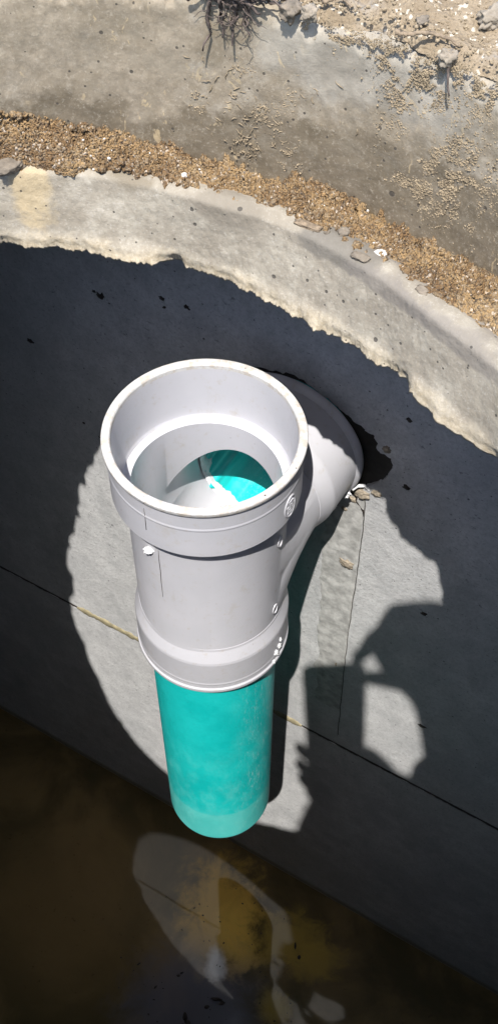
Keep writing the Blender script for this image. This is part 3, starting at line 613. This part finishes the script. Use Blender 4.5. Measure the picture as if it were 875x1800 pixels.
def build_tee():
    root=empty('pipe_tee',(0,0,-11.03),'white plastic pipe tee with open top and turquoise drop pipe standing over the water','pipe fitting'); b=V((0,0,-11.03))
    out=tmp(*lathe_solid(1.078,-3.62,-.96,256)); 
    out=boolean(out,tmp(*elbow(1.076,1.55,.12)),'UNION')
    cyl=tmp(*solid_cyl((0,0,BZ),NN,1.073,1.6)); out=boolean(out,cyl,'UNION')
    inn=tmp(*lathe_solid(1.0,-4.2,-.6)); inn=boolean(inn,tmp(*solid_cyl((0,0,BZ),NN,.985,2.2,120)),'UNION'); inn=boolean(inn,tmp(*elbow(.96,1.5,.55)),'UNION')
    out=boolean(out,inn,'DIFFERENCE')
    me=out.data; out.data=bpy.data.meshes.new('x'); bpy.data.objects.remove(out)
    bm=bmesh.new(); bm.from_mesh(me)
    for v in bm.verts: v.co=(v.co-b)*S
    bmesh.ops.remove_doubles(bm,verts=bm.verts,dist=2e-5)
    for e in bm.edges:
        if len(e.link_faces)==2: e.smooth=e.calc_face_angle(0)<R_(28)
    for f in bm.faces: f.smooth=True
    bm.to_mesh(me); bm.free(); me.materials.clear(); link('tee_body',me,M['pvc'],root)
    def L(name,prof,mat,axis='z',o=(0,0,0),parent=root,n=256,sharp=True):
        v,f=lathe(prof,axis,o,n,True); ob=fixn(mesh(name,v,f,mat,parent,base=b))
        if sharp:
            bm=bmesh.new(); bm.from_mesh(ob.data)
            for e in bm.edges:
                if len(e.link_faces)==2: e.smooth=e.calc_face_angle(0)<R_(25)
            bm.to_mesh(ob.data); bm.free()
        return ob
    uc=L('upper_collar',[(1.262,-.095),(1.252,-.11),(1.248,-.36),(1.254,-.375),(1.254,-.40),(1.248,-.415),(1.250,-.80),(1.250,-.925),(1.238,-.95),(1.06,-.955),(1.06,-1.03),(1.002,-1.10),(1.002,-1.23),(1.02,-1.225),(1.13,-.90),(1.148,-.5),(1.168,-.08)],M['pvc'])
    L('rim',[(1.168,-.081),(1.172,-.025),(1.185,-.006),(1.20,0),(1.262,0),(1.280,-.006),(1.289,-.022),(1.289,-.062),(1.280,-.082),(1.262,-.094),(1.2,-.093)],M['rim'],parent=uc,n=256)
    L('lower_collar',[(1.03,-3.50),(1.082,-3.50),(1.088,-3.55),(1.156,-3.78),(1.163,-3.83),(1.160,-4.36),(1.166,-4.375),(1.166,-4.395),(1.160,-4.41),(1.160,-4.50),(1.180,-4.53),(1.184,-4.57),(1.178,-4.60),(1.165,-4.612),(1.02,-4.612),(1.004,-4.60),(1.004,-3.66),(.985,-3.62)],M['pvc'])
    L('branch_collar',[(1.03,1.30),(1.082,1.30),(1.09,1.34),(1.160,1.56),(1.166,1.60),(1.175,2.24),(1.215,2.28),(1.232,2.31),(1.238,2.35),(1.228,2.385),(1.205,2.395),(1.02,2.395),(1.005,2.38),(1.005,1.45),(.985,1.42)],M['pvc'],NN,(0,0,BZ))
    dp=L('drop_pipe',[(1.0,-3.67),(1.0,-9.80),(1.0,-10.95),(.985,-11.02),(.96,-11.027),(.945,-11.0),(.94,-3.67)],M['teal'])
    # moulding marks and round sprue marks on the right side
    def surf_frame(deg,z,r): a=R_(deg); n=V((math.cos(a),math.sin(a),0)); return n*r+V((0,0,z)),V((-math.sin(a),math.cos(a),0)),n
    def curved(du,dz,deg,z,r,h):   # point on the cylinder at arc offset du, height dz
        a=R_(deg)+du/r; return V((math.cos(a)*(r+h),math.sin(a)*(r+h),z+dz))
    def ringmark(deg,z,r,ru,rz,wd,name):
        n=40;vs_=[];pr=((-wd,-.004),(-wd*.5,.014),(wd*.5,.014),(wd,-.004))
        for k in range(n):
            a=2*PI*k/n
            for (o_,h) in pr: vs_.append(curved((ru+o_)*math.cos(a),(rz+o_)*math.sin(a),deg,z,r,h))
        fs=[]
        for k in range(n):
            for i in range(3): k2=(k+1)%n; fs.append((k*4+i,k*4+i+1,k2*4+i+1,k2*4+i))
        return mesh(name,vs_,fs,M['pvc'],root,base=b)
    ringmark(-31.1,-.66,1.250,.12,.19,.016,'moulded_emblem')
    g=MB()
    # raised lettering-like strokes inside the oval (too worn to read): bars and dots
    for (u,z0,lu,lz) in [(-.055,.085,.012,.03),(-.02,.10,.03,.010),(.02,.085,.012,.03),(.05,.07,.01,.03),(-.065,.02,.03,.010),(-.01,.03,.012,.028),(.035,.02,.03,.012),(.065,-.0,.01,.03),(-.05,-.05,.012,.03),(-.01,-.045,.03,.012),(.04,-.055,.012,.03),(-.03,-.105,.03,.012),(.02,-.11,.012,.025),(0,-.01,.02,.012)]:
        vs_=[curved(u+sx*lu,z0+sz*lz,-31.1,-.66,1.250,h) for h in (-.003,.014) for sx,sz in ((-1,-1),(1,-1),(1,1),(-1,1))]
        g.add(vs_,[(0,1,2,3),(7,6,5,4),(0,4,5,1),(1,5,6,2),(2,6,7,3),(3,7,4,0)])
    mesh('emblem_strokes',g.v,g.f,M['pvc'],root,False,base=b)
    ringmark(-27.5,-1.62,1.095,.06,.10,.010,'mould_mark'); ringmark(-31,-3.2,1.095,.06,.10,.010,'mould_mark')
    # mould flash on the left front of the collar, with seam hairline
    v,f=ICO3; c=curved(0,0,-132,-1.40,1.095,.0); vv=[]
    for q in v: k=1+.4*fbm(q*1.5+V((4,4,4)),4,.6); vv.append(c+V((q.x*.085,q.y*.05,q.z*.05))*k)
    mesh('glue_drip',vv,f,M['glue'],root,base=b)
    for (pts,r0,rr) in (([(-124.0,-1.30),(-124.3,-1.52),(-124.0,-1.75),(-124.4,-2.0),(-124.3,-2.4)],1.082,.004),([(-124.4,-.22),(-124.2,-.4),(-124.4,-.66)],1.250,.004)):
        P=[V((math.cos(R_(a))*r0,math.sin(R_(a))*r0,z)) for a,z in pts]; v,f=tube(P,[rr*.6,rr,rr*1.2,rr,rr*.5][:len(P)],5); mesh('hairline_crack',v,f,M['fleck'],root,base=b)
    # squeezed-out glue on the lower collar and the branch hub
    def blob(c,sx,sy,sz,sd,name,mat):
        v,f=ICO3; vv=[]
        for q in v: k=1+.55*fbm(q*1.9+V((sd,sd,1)),4,.65); vv.append(c+V((q.x*sx,q.y*sy,q.z*sz))*k)
        return mesh(name,vv,f,mat,root,base=b)
    for i,(a,z,s) in enumerate([(-33,-4.33,.055),(-31,-4.42,.045),(-29,-4.25,.05),(-36,-4.52,.04),(-27,-4.12,.035)]):
        blob(V((math.cos(R_(a))*1.165,math.sin(R_(a))*1.165,z)),s*.6,s*.6,s*1.1,i,'glue_smear',M['glue'])
    def bh(deg,d,r=1.2): th=R_(deg); return NN*d+V((0,0,BZ))+(TT*math.cos(th)+V((0,0,1))*math.sin(th))*r
    blob(bh(-28,2.22,1.2),.07,.06,.10,21,'glue_smear',M['glue']); blob(bh(-36,2.0,1.17),.06,.06,.09,22,'glue_smear',M['glue'])
    P=[bh(-27,2.34,1.24),bh(-25,2.42,1.27),bh(-24,2.5,1.36),bh(-26,2.52,1.45),bh(-27,2.54,1.5)]
    v,f=tube(P,[.035,.03,.028,.026,.012],8); mesh('glue_string',v,f,M['glue'],root,base=b)
    # inlet pipe glued in the branch (it moves with the tee)
    vs_=[];n=160;prof=[(.94,1.34),(1.0,1.36),(1.003,2.4),(1.0,9.5),(.94,9.5)]
    for k,(r,h) in enumerate(prof):
        for j in range(n):
            th=2*PI*j/n; hh=h+(fbm((math.cos(th)*3,math.sin(th)*3,0),5,.65)*.10 if k<2 else 0)
            vs_.append(NN*hh+V((0,0,BZ))+TT*(r*math.cos(th))+V((0,0,1))*(r*math.sin(th)))
    fs=grid_faces(5,n,True)+[(4*n+j,4*n+(j+1)%n,(j+1)%n,j) for j in range(n)]
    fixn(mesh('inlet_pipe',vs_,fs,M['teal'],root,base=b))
    # white primer/glue smeared at the mouth of the inlet pipe
    vs_=[];m=10
    for k in range(m):
        for j in range(n):
            th=2*PI*j/n; edge=fbm((math.cos(th)*3,math.sin(th)*3,3),5,.75); h=1.28+(k/(m-1))*(.18+.10*edge); r=.962-.022*min(1,k/3)-.012*math.sin(PI*k/(m-1))+fbm((math.cos(th)*9,math.sin(th)*9,h*9),3)*.006
            if k==m-1: r=.945
            vs_.append(NN*h+V((0,0,BZ))+TT*(r*math.cos(th))+V((0,0,1))*(r*math.sin(th)))
    mesh('primer_smear',vs_,grid_faces(m,n,True),M['glue'],root,base=b)
    return root
def _x(): pass
def lathe_solid(r,z0,z1,n=128):
    vs_=[V((r*math.cos(2*PI*k/n),r*math.sin(2*PI*k/n),z)) for z in (z0,z1) for k in range(n)]
    return vs_,grid_faces(2,n,True)+[tuple(range(n))[::-1],tuple(range(n,2*n))]
build_tee()
# ------------------------------------------------------------------ the photographer: kneels on the soil right behind the camera and holds the phone over the opening
def F3(r,u,d): return CAM+AX*r+UP*u-FW*d
def skin_mesh(name,chains,mat,parent,base,sub=2,extra=None):
    """chains: lists of (point, radius) joined where points coincide"""
    bm=bmesh.new(); idx={}; rad=[]; root=None
    def vtx(p,r):
        k=tuple(round(c,3) for c in p)
        if k not in idx: idx[k]=len(rad); rad.append(r); bm.verts.new((V(p)-base)*S)
        return idx[k]
    for ch in chains:
        ids=[vtx(p,r) for p,r in ch]; bm.verts.ensure_lookup_table()
        for a_,b_ in zip(ids,ids[1:]):
            if not bm.edges.get((bm.verts[a_],bm.verts[b_])): bm.edges.new((bm.verts[a_],bm.verts[b_]))
    me=bpy.data.meshes.new(name); bm.to_mesh(me); bm.free(); o=bpy.data.objects.new(name,me); COL.objects.link(o)
    m=o.modifiers.new('s','SKIN'); m.use_smooth_shade=True
    sv=me.skin_vertices[0].data
    # a root for every separate chain group
    adj={i:[] for i in range(len(rad))}
    for e in me.edges: adj[e.vertices[0]].append(e.vertices[1]); adj[e.vertices[1]].append(e.vertices[0])
    seen=set()
    for i in range(len(rad)):
        if i in seen: continue
        st=[i]; comp=[]
        while st:
            q=st.pop()
            if q in seen: continue
            seen.add(q); comp.append(q); st+=adj[q]
        sv[comp[0]].use_root=True
    for i,r in enumerate(rad): sv[i].radius=(r*S,r*S)
    s2=o.modifiers.new('u','SUBSURF'); s2.levels=sub; s2.render_levels=sub
    me2=evalmesh(o); bpy.data.objects.remove(o); 
    if extra:
        bm=bmesh.new(); bm.from_mesh(me2)
        for v,f in extra:
            vv=[bm.verts.new((V(p)-base)*S) for p in v]
            for q in f: bm.faces.new([vv[i] for i in q])
        bm.to_mesh(me2); bm.free()
    me2.materials.clear(); me2.polygons.foreach_set('use_smooth',[True]*len(me2.polygons)); me2.name=name
    return link(name,me2,mat,parent)
def build_person():
    base=V((4.5,-21,5.2)); root=empty('person',base,'kneeling person in a navy shirt and jeans, bent low over the opening with a phone','person')
    pel=V((4.6,-23.3,11.0)); wa=V((4.1,-21.3,12.1)); ch=V((3.1,-18.7,12.9)); nb=V((2.5,-17.3,13.5)); nk=V((1.4,-16.4,13.9)); hd=V((.05,-15.3,14.45))
    RS=V((6.0,-16.9,13.3)); LS=V((.1,-17.1,13.0)); RE=V((3.2,-13.7,10.3)); RW=F3(1.62,.50,.75); LE=V((1.6,-15.7,8.6)); LW=F3(1.30,-1.55,.9)
    # hands: (r,u,depth) in phone space
    def fin(pts,r): return [(F3(*p),r*(1-.12*i)) for i,p in enumerate(pts)]
    RP=F3(1.30,1.42,.6); RQ=F3(.68,1.45,.5); RT=F3(.52,.86,.5); RX=F3(2.0,1.35,.7); LT=F3(.80,-.98,.6); LP=F3(-.1,-1.75,.68); LQ=F3(-.45,-1.75,.66)
    rf=[fin([(1.3,1.05,.5),(.80,1.30,.42),(.35,1.22,.40),(.05,.98,.36)],.20),fin([(1.3,1.25,.5),(.80,1.52,.62),(.4,1.44,.62),(.22,1.15,.5)],.20),
        fin([(1.4,1.45,.55),(1.05,1.66,.75),(.7,1.55,.75),(.55,1.3,.6)],.18),fin([(1.5,1.45,.6),(1.35,1.70,.85),(1.1,1.62,.9),(.9,1.45,.8)],.16),
        fin([(1.5,.75,.42),(1.05,.55,.32),(.62,.62,.20),(.30,.66,.16)],.21)]
    lf=[fin([(-.2,-1.35,.60),(-.75,-1.10,.55),(-1.12,-.85,.42),(-1.16,-.72,.20)],.20),fin([(-.2,-1.65,.60),(-.8,-1.45,.55),(-1.15,-1.25,.42),(-1.18,-1.12,.20)],.20),
        fin([(-.2,-1.95,.60),(-.75,-1.82,.55),(-1.08,-1.66,.42),(-1.14,-1.5,.20)],.19),fin([(-.1,-2.2,.60),(-.6,-2.15,.55),(-.92,-2.02,.42),(-1.0,-1.9,.20)],.16),
        fin([(.5,-1.7,.65),(.78,-1.35,.55),(.72,-1.05,.40),(.50,-1.0,.18)],.23)]
    body=[[(pel,1.6),(wa,1.35),(ch,1.6),(nb,.95),(nk,.72),(hd-V((-.5,.5,.2)),.8)],[(ch,1.6),(V((5.0,-17.3,13.3)),.85),(RS,.85),(RE,.62),(RW,.50),(RP,.72),(RQ,.50)],[(RP,.72),(RT,.56)],[(RP,.72),(RX,.66)],[(RP,.72),(RW,.45)],[(LP,.66),(LT,.50)],[(ch,1.6),(V((1.3,-17.5,13.1)),.85),(LS,.85),(LE,.62),(LW,.46),(LP,.66),(LQ,.62)]]
    legs=[]
    for x,kx in ((3.3,2.8),(5.9,6.6)): legs.append([(pel,1.6),(V((x,-23.0,10.2)),1.45),(V((kx,-20.2,6.3)),.95),(V((kx+.1,-23.6,6.1)),1.0),(V((kx+.2,-27.2,6.0)),.55),(V((kx+.2,-28.5,5.75)),.45)])
    # head with brow, nose, chin and ears, tilted down towards the phone
    v,f=ICO3; fw=(F3(0,0,.5)-hd).normalized(); sd=fw.cross(V((0,0,1))).normalized(); up=sd.cross(fw)
    def H(a,b,c): return hd+sd*a+fw*b+up*c
    hv=[]
    for q in v:
        a,b,c=q.x*1.42,q.y*1.75,q.z*2.1
        if c<-.6: a*=1-.16*(-c-.6); b*=1-.02*(-c-.6)
        nose=max(0,1-((q.x/.16)**2+((q.z+.12)/.22)**2)) if q.y>0 else 0; b+=nose*.42
        brow=max(0,1-((q.z-.16)/.12)**2)*max(0,1-(q.x/.6)**2) if q.y>0 else 0; b+=brow*.1
        sock=sum(max(0,1-(((q.x-k)/.2)**2+((q.z-.0)/.13)**2)) for k in(-.33,.33)) if q.y>0 else 0; b-=sock*.16
        lip=max(0,1-((q.x/.3)**2+((q.z+.50)/.06)**2)) if q.y>0 else 0; b+=lip*.10
        hv.append(H(a,b,c))
    ears=[]
    for k in (-1,1):
        vv,ff=ICO2; ears.append(([H(k*1.45+p.x*.16,-.05+p.y*.34,-.1+p.z*.5) for p in vv],ff))
    skin_mesh('body',body+legs+rf+lf,M['skin'],root,base,2,[(hv,f)]+ears)
    for k in(-.47,.47):
        vv,ff=ICO2; mesh('eye',[H(k+p.x*.2,1.48+p.y*.2,p.z*.2) for p in vv],ff,M['white'],root,base=base)
    hv=[]
    for q in v:
        a,b,c=q.x*1.52,q.y*1.82-.06,q.z*2.2
        lim=.62 if q.y>.25 else -.9 if q.y<-.1 else .1
        if c<lim: a*=.9;b*=.86;c=lim
        hv.append(H(a,b,c)+V((fbm(q*5,3),fbm(q*5+V((3,3,3)),3),0))*.05)
    mesh('hair',hv,f,M['hair'],root,base=base)
    RWs=RW.lerp(RE,.24); LWs=LW.lerp(LE,.02)
    skin_mesh('shirt',[[(pel+V((0,.8,.1)),1.8),(wa,1.62),(ch,1.85),(nb-V((0,.2,.3)),1.1)],[(ch,1.85),(V((5.0,-17.3,13.3)),1.05),(RS,1.1),(RE,.95),(RWs.lerp(RE,.2),.95),(RWs,.78)],[(ch,1.85),(V((1.3,-17.5,13.1)),1.05),(LS,1.1),(LE,1.05),(LWs,.92)]],M['cloth'],root,base)
    tr=[[(pel,1.75)]+[(p,r*1.15) for p,r in L_[1:5]] for L_ in legs]; skin_mesh('jeans',tr,M['denim'],root,base)
    for L_ in legs: skin_mesh('boot',[[(L_[4][0]+V((0,.5,.1)),.75),(L_[4][0]+V((0,-.3,-.15)),.72),(L_[5][0],.6)]],M['boot'],root,base)
    # phone
    bm=bmesh.new(); bmesh.ops.create_cube(bm,size=1)
    for q in bm.verts: q.co=V((q.co.x*1.29,q.co.y*2.85,q.co.z*.15))
    ed=[e_ for e_ in bm.edges if abs((e_.verts[0].co-e_.verts[1].co).normalized().z)>.9]
    bmesh.ops.bevel(bm,geom=ed,offset=.17,segments=6,profile=.5,affect='EDGES'); bmesh.ops.bevel(bm,geom=[e_ for e_ in bm.edges if abs(e_.verts[0].co.z-e_.verts[1].co.z)<1e-4 and len(e_.link_faces)==2 and e_.calc_face_angle(0)>.8],offset=.03,segments=3,profile=.5,affect='EDGES')
    c=F3(-.31,-.48,.24); vs_=[c+AX*q.co.x+UP*q.co.y-FW*q.co.z for q in bm.verts]; bm.verts.index_update(); fs=[tuple(q.index for q in f_.verts) for f_ in bm.faces]; bm.free()
    ph=empty('phone',c,'dark glass smartphone held in both hands over the opening','phone'); mesh('phone_body',vs_,fs,M['phone'],ph,False,base=c)
    # lens ring lies flush on the back, above the camera position
    ring=[]; 
    v,f=lathe([(.10,0),(.12,.02),(.10,.03),(.03,.03),(.0001,.03)],FW,F3(-.02,.38,.165),32,True); mesh('lens_cover',v,f,M['fleck'],ph,True,base=c)
build_person()
